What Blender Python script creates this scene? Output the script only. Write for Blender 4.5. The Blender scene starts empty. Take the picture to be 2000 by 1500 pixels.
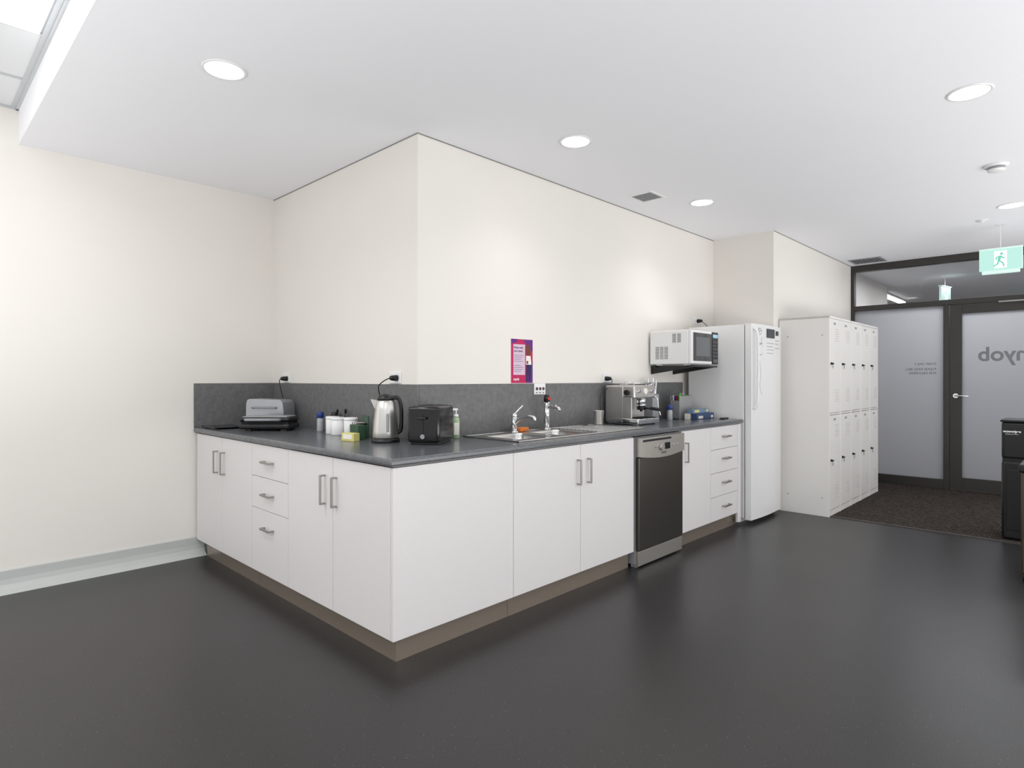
import bpy, bmesh, math
from mathutils import Vector, Matrix
sc=bpy.context.scene
COL=sc.collection
try:
    sc.view_settings.view_transform='Standard'
    sc.view_settings.look='None'
except Exception: pass
H=1.26; CZ=2.665; CT=0.911
YL=4.62; XS=2.08; YW=2.763; XR=5.793; YR=2.163; XP=8.35
# ---------------------------------------------------------------- materials
def lin(c):
    r=[]
    for v in c:
        v=v/255.0
        r.append(v/12.92 if v<=0.04045 else ((v+0.055)/1.055)**2.4)
    return (r[0],r[1],r[2],1)
MATS={}
def mat(name,c,rough=0.5,metal=0.0,var=0.04,scale=20,spec=0.5,bump=0.0,bscale=200,stretch=None,coat=0,emit=None,es=0,detail=3):
    if name in MATS: return MATS[name]
    m=bpy.data.materials.new(name); m.use_nodes=True
    nt=m.node_tree; N=nt.nodes; L=nt.links
    b=N['Principled BSDF']
    base=lin(c)
    tc=N.new('ShaderNodeTexCoord'); mp=N.new('ShaderNodeMapping')
    L.new(tc.outputs['Object'],mp.inputs[0])
    if stretch: mp.inputs['Scale'].default_value=stretch
    n=N.new('ShaderNodeTexNoise'); n.inputs['Scale'].default_value=scale; n.inputs['Detail'].default_value=detail
    L.new(mp.outputs[0],n.inputs['Vector'])
    mx=N.new('ShaderNodeMix'); mx.data_type='RGBA'
    mx.inputs[6].default_value=tuple(max(0,v*(1-var)) for v in base[:3])+(1,)
    mx.inputs[7].default_value=tuple(min(1,v*(1+var)) for v in base[:3])+(1,)
    L.new(n.outputs['Fac'],mx.inputs[0]); L.new(mx.outputs[2],b.inputs['Base Color'])
    b.inputs['Roughness'].default_value=rough; b.inputs['Metallic'].default_value=metal
    b.inputs['Specular IOR Level'].default_value=spec
    if coat: b.inputs['Coat Weight'].default_value=coat
    if emit is not None:
        b.inputs['Emission Color'].default_value=lin(emit); b.inputs['Emission Strength'].default_value=es
    if bump:
        n2=N.new('ShaderNodeTexNoise'); n2.inputs['Scale'].default_value=bscale
        L.new(mp.outputs[0],n2.inputs['Vector'])
        bp=N.new('ShaderNodeBump'); bp.inputs['Strength'].default_value=bump; bp.inputs['Distance'].default_value=0.002
        L.new(n2.outputs['Fac'],bp.inputs['Height']); L.new(bp.outputs[0],b.inputs['Normal'])
    MATS[name]=m; return m
def contrast_noise(m,c1,c2,scale,lo=0.35,hi=0.65,detail=6):
    nt=m.node_tree;N=nt.nodes;L=nt.links;b=N['Principled BSDF']
    tc=N.new('ShaderNodeTexCoord')
    n=N.new('ShaderNodeTexNoise'); n.inputs['Scale'].default_value=scale;n.inputs['Detail'].default_value=detail;n.inputs['Roughness'].default_value=0.65
    L.new(tc.outputs['Object'],n.inputs['Vector'])
    r=N.new('ShaderNodeValToRGB'); r.color_ramp.elements[0].position=lo;r.color_ramp.elements[1].position=hi
    r.color_ramp.elements[0].color=lin(c1);r.color_ramp.elements[1].color=lin(c2)
    L.new(n.outputs['Fac'],r.inputs[0]);L.new(r.outputs[0],b.inputs['Base Color'])
    return r
Mwall=mat('wall_paint',(236,232,226),0.75,var=0.012,scale=3,bump=0.05,bscale=350)
Mceil=mat('ceiling_paint',(243,244,248),0.8,var=0.01,scale=2)
Mtile=mat('ceiling_tile',(222,224,225),0.9,var=0.03,scale=120,bump=0.2,bscale=500)
Mtbar=mat('ceiling_grid',(190,193,195),0.5)
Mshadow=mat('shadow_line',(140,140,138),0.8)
Mbase=mat('vinyl_skirting',(190,193,191),0.4,var=0.03,scale=10)
Mcab=mat('cabinet_laminate',(225,222,222),0.42,var=0.02,scale=30,stretch=(14,14,1))
Mcarc=mat('cabinet_carcass',(205,203,203),0.6)
Mkick=mat('kickboard_brushed',(162,150,137),0.27,metal=0.6,var=0.1,scale=30,stretch=(1,1,14))
Mtop=mat('worktop_laminate',(90,94,98),0.22,spec=0.6)
contrast_noise(Mtop,(80,83,87),(102,105,109),60,0.3,0.7)
Mspl=mat('splashback_laminate',(90,92,95),0.4,spec=0.4)
contrast_noise(Mspl,(97,97,98),(117,118,119),30,0.3,0.7)
Mnick=mat('brushed_nickel',(170,166,160),0.3,metal=0.9,var=0.05)
Mchrome=mat('chrome',(225,226,228),0.08,metal=1,var=0.01)
Msteel=mat('stainless_steel',(205,204,202),0.22,metal=1,var=0.05,scale=40,stretch=(1,12,1))
Msteelb=mat('brushed_steel_body',(205,203,199),0.3,metal=0.85,var=0.06,scale=60,stretch=(1,1,20))
Mdwdark=mat('dishwasher_inox',(98,95,90),0.3,metal=0.85,var=0.06,scale=60,stretch=(20,1,1))
Mdwl=mat('dishwasher_panel',(192,189,182),0.3,metal=0.75,var=0.04)
Mblack=mat('black_plastic',(20,20,22),0.35)
Mblackg=mat('black_gloss',(8,8,10),0.12)
Mdark=mat('dark_recess',(16,16,17),0.7)
Mwhitep=mat('white_plastic',(238,238,238),0.35,var=0.01)
Mfridge=mat('fridge_enamel',(235,235,235),0.3,var=0.01,bump=0.03,bscale=600)
Mlock=mat('locker_enamel',(233,231,227),0.32,var=0.01)
Mgrey=mat('grey_plastic',(150,152,156),0.4)
Mframe=mat('aluminium_frame',(62,60,57),0.4,metal=0.3,var=0.05)
def frost(name,c,tf):
    m=mat(name,c,0.35,var=0.02)
    nt=m.node_tree;N=nt.nodes;L=nt.links;b=N['Principled BSDF'];o=N['Material Output']
    t=N.new('ShaderNodeBsdfTranslucent');t.inputs[0].default_value=(0.74,0.75,0.78,1)
    mx=N.new('ShaderNodeMixShader');mx.inputs[0].default_value=tf
    L.new(b.outputs[0],mx.inputs[1]);L.new(t.outputs[0],mx.inputs[2]);L.new(mx.outputs[0],o.inputs['Surface'])
    return m
Mfrost=frost('frosted_glass',(132,133,139),0.58)
Mfrostd=frost('frosted_glass_door',(130,131,136),0.58)
Mlet=mat('grey_lettering',(118,123,127),0.6)
Mlets=mat('dark_lettering',(92,94,100),0.6)
Mmag=mat('poster_magenta',(190,22,90),0.6,var=0.1,scale=8)
Mpur=mat('poster_purple',(98,32,128),0.6,var=0.1,scale=8)
Mora=mat('orange_sponge',(222,130,60),0.9,bump=0.5,bscale=400)
Mcream=mat('cream_paper',(240,236,228),0.7)
Mskin=mat('brown_ink',(112,62,44),0.7)
Mnavy=mat('navy_ink',(44,30,84),0.7)
Mred=mat('red_plastic',(196,36,40),0.4)
Mblue=mat('blue_plastic',(36,60,130),0.4)
Mgreen=mat('green_plastic',(60,160,70),0.4)
Myel=mat('yellow_card',(214,208,130),0.6)
Mteabox=mat('tea_box_green',(52,82,60),0.5)
Msoap=mat('green_soap',(160,182,145),0.2,coat=0.4)
Mmicrow=mat('microwave_screen',(52,54,56),0.15,coat=0.5)
Mbin=mat('black_bin',(20,20,22),0.3)
Mbronze=mat('bronze_bin',(84,74,60),0.35,metal=0.6)
Mdl=mat('downlight_diffuser',(255,255,255),0.5,emit=(255,252,245),es=9)
Mtrof=mat('troffer_diffuser',(255,255,255),0.5,emit=(252,253,255),es=2.2)
Mexit=mat('exit_green',(50,62,58),0.4,emit=(192,240,228),es=0.95)
Mexitw=mat('exit_white',(225,235,230),0.4,emit=(235,250,246),es=0.6)
Mexith=mat('exit_housing',(215,235,228),0.4,emit=(200,235,225),es=0.25)
Mlcd=mat('lcd_display',(150,190,210),0.3,emit=(150,190,220),es=0.3)
# floor
def floor_mat():
    m=mat('vinyl_floor',(46,46,50),0.36,spec=0.45)
    nt=m.node_tree;N=nt.nodes;L=nt.links;b=N['Principled BSDF']
    tc=N.new('ShaderNodeTexCoord')
    n=N.new('ShaderNodeTexNoise');n.inputs['Scale'].default_value=240;n.inputs['Detail'].default_value=4
    L.new(tc.outputs['Object'],n.inputs['Vector'])
    r=N.new('ShaderNodeValToRGB');r.color_ramp.elements[0].position=0.36;r.color_ramp.elements[1].position=0.68
    r.color_ramp.elements[0].color=lin((28,27,28));r.color_ramp.elements[1].color=lin((57,55,55))
    L.new(n.outputs['Fac'],r.inputs[0])
    v=N.new('ShaderNodeTexVoronoi');v.inputs['Scale'].default_value=75
    L.new(tc.outputs['Object'],v.inputs['Vector'])
    lt=N.new('ShaderNodeMath');lt.operation='LESS_THAN';lt.inputs[1].default_value=0.08
    L.new(v.outputs['Distance'],lt.inputs[0])
    sep=N.new('ShaderNodeSeparateColor');L.new(v.outputs['Color'],sep.inputs[0])
    gt=N.new('ShaderNodeMath');gt.operation='GREATER_THAN';gt.inputs[1].default_value=0.78
    L.new(sep.outputs[0],gt.inputs[0])
    mu=N.new('ShaderNodeMath');mu.operation='MULTIPLY';L.new(lt.outputs[0],mu.inputs[0]);L.new(gt.outputs[0],mu.inputs[1])
    mx=N.new('ShaderNodeMix');mx.data_type='RGBA';L.new(mu.outputs[0],mx.inputs[0]);L.new(r.outputs[0],mx.inputs[6]);mx.inputs[7].default_value=lin((170,168,165))
    L.new(mx.outputs[2],b.inputs['Base Color'])
    n2=N.new('ShaderNodeTexNoise');n2.inputs['Scale'].default_value=0.9;n2.inputs['Detail'].default_value=2
    L.new(tc.outputs['Object'],n2.inputs['Vector'])
    mr=N.new('ShaderNodeMapRange');mr.inputs[3].default_value=0.29;mr.inputs[4].default_value=0.37
    L.new(n2.outputs['Fac'],mr.inputs[0]);L.new(mr.outputs[0],b.inputs['Roughness'])
    bp=N.new('ShaderNodeBump');bp.inputs['Strength'].default_value=0.12;bp.inputs['Distance'].default_value=0.001
    L.new(n.outputs['Fac'],bp.inputs['Height']);L.new(bp.outputs[0],b.inputs['Normal'])
    return m
Mfloor=floor_mat()
def carpet_mat():
    m=mat('carpet_tiles',(60,54,50),0.95,spec=0.1)
    nt=m.node_tree;N=nt.nodes;L=nt.links;b=N['Principled BSDF']
    tc=N.new('ShaderNodeTexCoord')
    br=N.new('ShaderNodeTexBrick');br.inputs['Scale'].default_value=14
    br.inputs['Color1'].default_value=lin((108,98,91));br.inputs['Color2'].default_value=lin((76,69,64));br.inputs['Mortar'].default_value=lin((50,46,43))
    br.inputs['Mortar Size'].default_value=0.03
    L.new(tc.outputs['Object'],br.inputs['Vector'])
    n=N.new('ShaderNodeTexNoise');n.inputs['Scale'].default_value=300
    L.new(tc.outputs['Object'],n.inputs['Vector'])
    mx=N.new('ShaderNodeMix');mx.data_type='RGBA';mx.blend_type='MULTIPLY';mx.inputs[0].default_value=0.7
    L.new(br.outputs[0],mx.inputs[6]);L.new(n.outputs['Fac'],mx.inputs[7])
    L.new(mx.outputs[2],b.inputs['Base Color'])
    bp=N.new('ShaderNodeBump');bp.inputs['Strength'].default_value=0.6;bp.inputs['Distance'].default_value=0.004
    L.new(n.outputs['Fac'],bp.inputs['Height']);L.new(bp.outputs[0],b.inputs['Normal'])
    return m
Mcarpet=carpet_mat()
def glass_mat():
    m=bpy.data.materials.new('clear_glass');m.use_nodes=True
    nt=m.node_tree;N=nt.nodes;L=nt.links
    for x in list(N): N.remove(x)
    o=N.new('ShaderNodeOutputMaterial');t=N.new('ShaderNodeBsdfTransparent');t.inputs[0].default_value=(0.8,0.81,0.83,1)
    g=N.new('ShaderNodeBsdfGlossy');g.inputs['Roughness'].default_value=0.02
    f=N.new('ShaderNodeFresnel');f.inputs[0].default_value=1.45
    mx=N.new('ShaderNodeMixShader');L.new(f.outputs[0],mx.inputs[0]);L.new(t.outputs[0],mx.inputs[1]);L.new(g.outputs[0],mx.inputs[2])
    L.new(mx.outputs[0],o.inputs[0]);return m
Mglass=glass_mat()
# ---------------------------------------------------------------- mesh builder
class B:
    def __init__(s): s.bm=bmesh.new()
    def box(s,x0,x1,y0,y1,z0,z1,bev=0,seg=2,smooth=False):
        M=Matrix.Translation(((x0+x1)/2,(y0+y1)/2,(z0+z1)/2))@Matrix.Diagonal((abs(x1-x0),abs(y1-y0),abs(z1-z0),1))
        r=bmesh.ops.create_cube(s.bm,size=1,matrix=M)
        if bev>0:
            es=set()
            for v in r['verts']: es.update(v.link_edges)
            rr=bmesh.ops.bevel(s.bm,geom=list(es),offset=bev,segments=seg,affect='EDGES',profile=0.5)
            if seg>2 or smooth:
                for f in rr['faces']: f.smooth=True
        return s
    def cyl(s,p0,p1,r,r2=None,seg=28):
        p0=Vector(p0);p1=Vector(p1);d=p1-p0
        if r2 is None:r2=r
        M=Matrix.Translation((p0+p1)/2)@d.to_track_quat('Z','Y').to_matrix().to_4x4()
        rr=bmesh.ops.create_cone(s.bm,cap_ends=True,segments=seg,radius1=r,radius2=r2,depth=d.length,matrix=M)
        fs=set()
        for v in rr['verts']: fs.update(v.link_faces)
        for f in fs:
            if len(f.verts)==4: f.smooth=True
        return s
    def lathe(s,prof,c=(0,0,0),seg=40,sx=1,sy=1):
        rings=[]
        for (r,z) in prof:
            if r<1e-6: rings.append([s.bm.verts.new((c[0],c[1],c[2]+z))])
            else: rings.append([s.bm.verts.new((c[0]+r*sx*math.cos(2*math.pi*i/seg),c[1]+r*sy*math.sin(2*math.pi*i/seg),c[2]+z)) for i in range(seg)])
        for a,b in zip(rings,rings[1:]):
            for i in range(seg):
                j=(i+1)%seg
                if len(a)==1 and len(b)==1: continue
                if len(a)==1: f=s.bm.faces.new((a[0],b[j],b[i]))
                elif len(b)==1: f=s.bm.faces.new((a[i],a[j],b[0]))
                else: f=s.bm.faces.new((a[i],a[j],b[j],b[i]))
                f.smooth=True
        if len(rings[0])>1: s.bm.faces.new(list(reversed(rings[0])))
        if len(rings[-1])>1: s.bm.faces.new(rings[-1])
        return s
    def tube(s,pts,r,seg=10,smooth=True,sub=0):
        P=[Vector(p) for p in pts]
        if sub:
            Q=[]
            for i in range(len(P)-1):
                p0=P[max(i-1,0)];p1=P[i];p2=P[i+1];p3=P[min(i+2,len(P)-1)]
                for k in range(sub):
                    t=k/sub
                    Q.append(0.5*((2*p1)+(-p0+p2)*t+(2*p0-5*p1+4*p2-p3)*t*t+(-p0+3*p1-3*p2+p3)*t**3))
            Q.append(P[-1]);P=Q
        rings=[];prev=None
        for i,p in enumerate(P):
            d=(P[min(i+1,len(P)-1)]-P[max(i-1,0)]).normalized()
            if prev is None:
                u=d.orthogonal().normalized()
            else:
                u=(prev-d*prev.dot(d)).normalized()
            prev=u;v=d.cross(u)
            rings.append([s.bm.verts.new(p+r*(math.cos(2*math.pi*k/seg)*u+math.sin(2*math.pi*k/seg)*v)) for k in range(seg)])
        for a,b in zip(rings,rings[1:]):
            for i in range(seg):
                j=(i+1)%seg
                f=s.bm.faces.new((a[i],a[j],b[j],b[i]));f.smooth=smooth
        s.bm.faces.new(list(reversed(rings[0])));s.bm.faces.new(rings[-1])
        return s
    def prism(s,poly,axis,a,b):
        def mk(p,t):
            if axis=='Z':return (p[0],p[1],t)
            if axis=='Y':return (p[0],t,p[1])
            return (t,p[0],p[1])
        A=[s.bm.verts.new(mk(p,a)) for p in poly];C=[s.bm.verts.new(mk(p,b)) for p in poly]
        n=len(poly)
        fs=[s.bm.faces.new(A),s.bm.faces.new(list(reversed(C)))]
        for i in range(n):
            j=(i+1)%n
            fs.append(s.bm.faces.new((A[j],A[i],C[i],C[j])))
        bmesh.ops.recalc_face_normals(s.bm,faces=fs)
        return s
    def ball(s,c,r,sc_=(1,1,1),seg=20):
        M=Matrix.Translation(c)@Matrix.Diagonal((sc_[0],sc_[1],sc_[2],1))
        rr=bmesh.ops.create_uvsphere(s.bm,u_segments=seg,v_segments=seg//2,radius=r,matrix=M)
        fs=set()
        for v in rr['verts']: fs.update(v.link_faces)
        for f in fs:f.smooth=True
        return s
    def mesh_add(s,me,M):
        me.transform(M); s.bm.from_mesh(me); bpy.data.meshes.remove(me); return s
    def rot(s,ang,axis,c=(0,0,0)):
        bmesh.ops.rotate(s.bm,verts=s.bm.verts[:],cent=c,matrix=Matrix.Rotation(ang,3,axis));return s
    def move(s,v):
        bmesh.ops.translate(s.bm,verts=s.bm.verts[:],vec=v);return s
OFF={}
def top(o):
    while o.parent:o=o.parent
    return o
def thing(name,label,cat,loc=(0,0,0),rot=0,world=False,group=None,kind=None):
    o=bpy.data.objects.new(name,None);COL.objects.link(o);o.empty_display_size=0.05
    o.location=loc;o.rotation_euler=(0,0,rot)
    if label:o['label']=label
    if cat:o['category']=cat
    if group:o['group']=group
    if kind:o['kind']=kind
    if world:OFF[o.name]=Vector(loc)
    return o
def part(b,name,parent,m,label=None):
    me=bpy.data.meshes.new(name)
    t=top(parent)
    if t.name in OFF: b.move(-OFF[t.name])
    b.bm.to_mesh(me);b.bm.free();me.materials.append(m)
    o=bpy.data.objects.new(name,me);COL.objects.link(o);o.parent=parent
    if label:o['label']=label
    return o
def single(b,name,m,label,cat,loc=(0,0,0),rot=0,world=False,group=None,kind=None):
    me=bpy.data.meshes.new(name)
    if world: b.move(-Vector(loc))
    b.bm.to_mesh(me);b.bm.free();me.materials.append(m)
    o=bpy.data.objects.new(name,me);COL.objects.link(o);o.location=loc;o.rotation_euler=(0,0,rot)
    if label:o['label']=label
    if cat:o['category']=cat
    if group:o['group']=group
    if kind:o['kind']=kind
    return o
def struct(b,name,m,label=None):
    return single(b,name,m,label,None,kind='structure')
def textmesh(t,size,align='CENTER',off=0.0):
    c=bpy.data.curves.new('t','FONT');c.body=t;c.size=size;c.align_x=align;c.align_y='CENTER';c.extrude=0.0004;c.offset=off
    o=bpy.data.objects.new('t',c);COL.objects.link(o)
    dg=bpy.context.evaluated_depsgraph_get();dg.update()
    me=bpy.data.meshes.new_from_object(o.evaluated_get(dg))
    bpy.data.objects.remove(o);bpy.data.curves.remove(c)
    return me
def fmY(x,y,z): return Matrix(((1,0,0,x),(0,0,-1,y),(0,1,0,z),(0,0,0,1)))
def fmX(x,y,z): return Matrix(((0,0,-1,x),(-1,0,0,y),(0,1,0,z),(0,0,0,1)))
def fmXmir(x,y,z): return Matrix(((0,0,-1,x),(1,0,0,y),(0,1,0,z),(0,0,0,1)))
def copy_tree(o,dv,group=None):
    def cp(x,par):
        n=x.copy();COL.objects.link(n)
        if par is not None:n.parent=par
        for ch in x.children: cp(ch,n)
        return n
    n=cp(o,None);n.location=o.location+Vector(dv)
    return n
# ---------------------------------------------------------------- shell
FX=5.97
struct(B().box(-2.6,FX,-2.6,YL,-0.1,0),'floor',Mfloor,'dark charcoal speckled vinyl floor')
struct(B().box(FX,14.2,-2.6,3.6,-0.1,0.004),'floor.001',Mcarpet,'dark brown patterned carpet tiles')
struct(B().box(FX-0.015,FX+0.01,-2.6,YR,0,0.006),'trim_1',mat('floor_trim',(84,80,76),0.5,metal=0.3),'thin metal strip between vinyl and carpet')
struct(B().box(0.52,14.2,-4.5,YL+0.1,CZ,2.95),'ceiling',Mceil,'smooth pale plasterboard ceiling')
struct(B().box(-4.5,0.52,-4.5,YL+0.1,2.88,2.95),'ceiling.001',Mtile,'tiled suspended ceiling')
struct(B().box(-4.5,XS+0.1,YL,YL+0.1,0,2.95),'wall_left',Mwall,'off-white painted wall')
struct(B().prism([(XS,YW),(XR+0.12,YW),(XR+0.12,YW+0.12),(XS+0.12,YW+0.12),(XS+0.12,YL),(XS,YL)],'Z',0,CZ),'wall_back',Mwall,'off-white wall wrapping an outside corner above worktop')
struct(B().prism([(XR,YW),(XR,YR),(XP,YR),(XP,YR+0.1),(XR+0.1,YR+0.1),(XR+0.1,YW)],'Z',0,CZ),'wall_right',Mwall,'off-white wall stepping out behind the lockers')
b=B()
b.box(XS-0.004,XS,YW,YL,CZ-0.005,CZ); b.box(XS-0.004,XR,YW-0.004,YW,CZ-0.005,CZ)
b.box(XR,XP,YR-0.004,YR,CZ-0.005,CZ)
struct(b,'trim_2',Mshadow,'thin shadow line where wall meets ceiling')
# skirting with cove
pr=[(YL,0),(YL-0.075,0),(YL-0.06,0.006),(YL-0.035,0.02),(YL-0.02,0.045),(YL-0.014,0.075),(YL-0.012,0.125),(YL,0.13)]
struct(B().prism(pr,'X',-4.5,1.56),'baseboard_left',Mbase,'pale grey coved vinyl skirting')
# t-bar grid
b=B()
for i in range(0,8):
    x=0.495-0.6*i
    b.box(x-0.012,x+0.012,-4.4,YL,2.874,2.882)
yy=YL-0.475
while yy>-4.3:
    b.box(-4.4,0.5,yy-0.012,yy+0.012,2.875,2.882); yy-=0.6
b.box(0.505,0.52,-4.4,YL,2.868,2.882); b.box(-4.4,0.52,YL-0.015,YL,2.868,2.882)
struct(b,'trim_3',Mtbar,'white metal ceiling grid bars')
# room behind the glass
struct(B().box(XP+0.05,10.6,2.25,2.35,0,CZ),'wall_corridor',Mwall)
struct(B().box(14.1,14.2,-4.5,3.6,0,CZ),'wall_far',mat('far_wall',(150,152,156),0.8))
struct(B().box(8.36,14.1,3.5,3.6,0,CZ),'wall_far_side',Mwall)
struct(B().box(XP,XP+0.1,-4.5,-0.9,0,CZ),'wall_partition',Mwall,'off-white wall beside the glazed entry')
# ---------------------------------------------------------------- glazed partition
px0,px1=XP-0.03,XP+0.06
w=thing('window_1','dark-framed glazed partition with frosted panel and clear transom',None,(XP,1.6,0),world=True,kind='structure')
b=B()
b.box(px0,px1,2.125,YR-0.002,0,CZ-0.002,0.003)
b.box(px0,px1,-0.9,2.125,2.585,CZ-0.002,0.003)
b.box(px0,px1,-0.9,2.125,2.10,2.16,0.003)
b.box(px0,px1,1.165,1.215,0.004,2.10,0.003)
b.box(px0,px1,1.215,2.125,0.004,0.11,0.003)
b.box(px0,px1,0.02,0.07,0.004,2.10,0.003)
b.box(px0,px1,-0.9,0.02,0.004,0.11,0.003)
b.box(px0,px1,-0.9,-0.86,0.11,2.585,0.003)
part(b,'frame',w,Mframe)
part(B().box(XP+0.005,XP+0.013,1.215,2.125,0.11,2.10),'frosted_pane',w,Mfrost)
part(B().box(XP+0.005,XP+0.013,-0.86,0.02,0.11,2.10),'frosted_pane',w,Mfrost)
part(B().box(XP+0.005,XP+0.013,-0.86,2.125,2.16,2.585),'transom_pane',w,Mglass)
b=B()
for t,z in (('STAFF ONLY',1.432),('PLEASE RING BELL',1.372),('FOR DELIVERIES',1.325)):
    b.mesh_add(textmesh(t,0.038,'LEFT',0.0002),fmXmir(XP+0.003,1.285,z))
part(b,'lettering',w,Mlets)
d=thing('door_1','dark aluminium framed glass door with frosted pane',None,(XP,0.6,0),world=True,kind='structure')
b=B()
dx0,dx1=XP-0.02,XP+0.035
b.box(dx0,dx1,1.045,1.155,0.015,2.09,0.003); b.box(dx0,dx1,0.08,0.19,0.015,2.09,0.003)
b.box(dx0,dx1,0.19,1.045,1.995,2.09,0.003); b.box(dx0,dx1,0.19,1.045,0.015,0.15,0.003)
part(b,'leaf_frame',d,Mframe)
part(B().box(XP+0.002,XP+0.01,0.19,1.045,0.15,1.995),'frosted_pane',d,Mfrostd)
part(B().mesh_add(textmesh('myob',0.215,'RIGHT',0.005),fmXmir(XP,0.905,1.525)),'lettering',d,Mlet)
b=B(); b.cyl((dx0,1.10,1.07),(dx0-0.01,1.10,1.07),0.026); b.cyl((dx0,1.10,1.07),(dx0-0.05,1.10,1.07),0.009)
b.tube([(dx0-0.05,1.105,1.07),(dx0-0.055,1.06,1.07),(dx0-0.052,0.98,1.07)],0.009)
part(b,'handle',d,Mchrome,'chrome lever handle')
b=B(); b.box(dx0-0.05,dx0,0.20,0.50,2.03,2.085,0.006); b.box(dx0-0.06,dx0-0.05,0.3,0.72,2.085,2.10)
part(b,'door_closer',d,Mnick)
# ---------------------------------------------------------------- cabinets
def handle(parent,c,vert,face,L=0.15):
    b=B();h=L/2;t=0.006
    x,y,z=c
    if face=='Y':
        if vert:
            b.box(x-t,x+t,y-0.032,y-0.024,z-h,z+h,0.0015); b.box(x-t,x+t,y-0.028,y,z-h,z-h+0.009,0.0015); b.box(x-t,x+t,y-0.028,y,z+h-0.009,z+h,0.0015)
        else:
            b.box(x-h,x+h,y-0.032,y-0.024,z-t,z+t,0.0015); b.box(x-h,x-h+0.009,y-0.028,y,z-t,z+t,0.0015); b.box(x+h-0.009,x+h,y-0.028,y,z-t,z+t,0.0015)
    else:
        if vert:
            b.box(x-0.032,x-0.024,y-t,y+t,z-h,z+h,0.0015); b.box(x-0.028,x,y-t,y+t,z-h,z-h+0.009,0.0015); b.box(x-0.028,x,y-t,y+t,z+h-0.009,z+h,0.0015)
        else:
            b.box(x-0.032,x-0.024,y-h,y+h,z-t,z+t,0.0015); b.box(x-0.028,x,y-h,y-h+0.009,z-t,z+t,0.0015); b.box(x-0.028,x,y+h-0.009,y+h,z-t,z+t,0.0015)
    part(b,'handle',parent,Mnick,'brushed metal bow handle')
DX=1.509; DY=2.18; ZB=0.112; ZT=0.872; g=0.0015
def doorX(root,y0,y1,hy=None,z0=ZB,z1=ZT,name='door',hz=None,hv=True):
    o=part(B().box(DX,DX+0.018,y0+g,y1-g,z0+g,z1-g,0.0012),name,root,Mcab)
    if hy is not None: handle(o,(DX,hy,hz if hz else 0.705),hv,'X',0.15 if hv else 0.125)
def doorY(root,x0,x1,hx=None,z0=ZB,z1=ZT,name='door',hz=None,hv=True):
    o=part(B().box(x0+g,x1-g,DY,DY+0.018,z0+g,z1-g,0.0012),name,root,Mcab)
    if hx is not None: handle(o,(hx,DY,hz if hz else 0.71),hv,'Y',0.15 if hv else 0.125)
def carcX(root,y0,y1):
    b=B();x0=DX+0.019;x1=XS-0.006;t=0.016
    b.box(x0,x1,y0,y0+t,ZB,0.877);b.box(x0,x1,y1-t,y1,ZB,0.877);b.box(x0,x1,y0+t,y1-t,ZB,ZB+t);b.box(x1-t,x1,y0+t,y1-t,ZB+t,0.877);b.box(x0,x0+0.05,y0+t,y1-t,0.861,0.877)
    part(b,'body',root,Mcarc)
    part(B().box(DX+0.045,DX+0.060,y0,y1,0.0,ZB-0.001),'kickboard',root,Mkick,'brushed metallic brown kickboard')
def carcY(root,x0,x1):
    b=B();y0=DY+0.019;y1=YW-0.006;t=0.016
    b.box(x0,x0+t,y0,y1,ZB,0.877);b.box(x1-t,x1,y0,y1,ZB,0.877);b.box(x0+t,x1-t,y0,y1,ZB,ZB+t);b.box(x0+t,x1-t,y1-t,y1,ZB+t,0.877);b.box(x0+t,x1-t,y0,y0+0.03,0.861,0.877)
    part(b,'body',root,Mcarc)
    part(B().box(x0,x1,DY+0.045,DY+0.060,0.0,ZB-0.001),'kickboard',root,Mkick,'brushed metallic brown kickboard')
c1=thing('base_cabinet','white two-door base cabinet against the side wall','cabinet',(1.8,4.13,0),world=True)
carcX(c1,3.656,4.53); doorX(c1,4.128,4.60,4.165+0.04); doorX(c1,3.655,4.128,4.085)
c2=thing('drawer_cabinet','white three-drawer base unit between two door cabinets','cabinet',(1.8,3.41,0),world=True)
carcX(c2,3.176,3.654)
for z0,z1,hz in ((0.68,ZT,0.775),(0.49,0.68,0.585),(ZB,0.49,0.388)): doorX(c2,3.175,3.655,3.415,z0,z1,'drawer',hz,False)
c3=thing('corner_cabinet','white two-door corner base cabinet with blank end panel','cabinet',(1.9,2.6,0),world=True)
b=B();t=0.016;x0=DX+0.019
b.box(x0,XS-0.006,3.158,3.174,ZB,0.877);b.box(x0,XS-0.006,YW,3.158,ZB,ZB+t)
b.box(x0,2.26,DY+0.019,YW-0.006,ZB,ZB+t);b.box(2.245,2.261,DY+0.019,YW-0.006,ZB+t,0.877);b.box(XS-0.02,2.245,YW-0.022,YW-0.006,ZB+t,0.877);b.box(XS-0.022,XS-0.006,YW,3.158,ZB+t,0.877)
b.box(x0,2.245,DY+0.019,DY+0.03,ZB+t,0.877)
part(b,'body',c3,Mcarc)
part(B().box(DX,2.263-g,DY,DY+0.018,ZB+g,ZT-g,0.0012),'end_panel',c3,Mcab)
doorX(c3,2.694,3.175,2.694+0.075); doorX(c3,DY+0.0185,2.694,2.694-0.035)
b=B();b.prism([(DX+0.045,3.175),(DX+0.045,DY+0.045),(2.262,DY+0.045),(2.262,DY+0.06),(DX+0.06,DY+0.06),(DX+0.06,3.175)],'Z',0,ZB-0.001)
part(b,'kickboard',c3,Mkick,'brushed metallic brown kickboard')
c4=thing('sink_cabinet','white two-door base cabinet under the sink','cabinet',(2.84,2.5,0),world=True)
carcY(c4,2.264,3.411); doorY(c4,2.263,2.836,2.836-0.03); doorY(c4,2.836,3.412,2.836+0.07)
c5=thing('drawer_cabinet','white base unit with one door and four drawers beside fridge','cabinet',(4.57,2.5,0),world=True)
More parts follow.
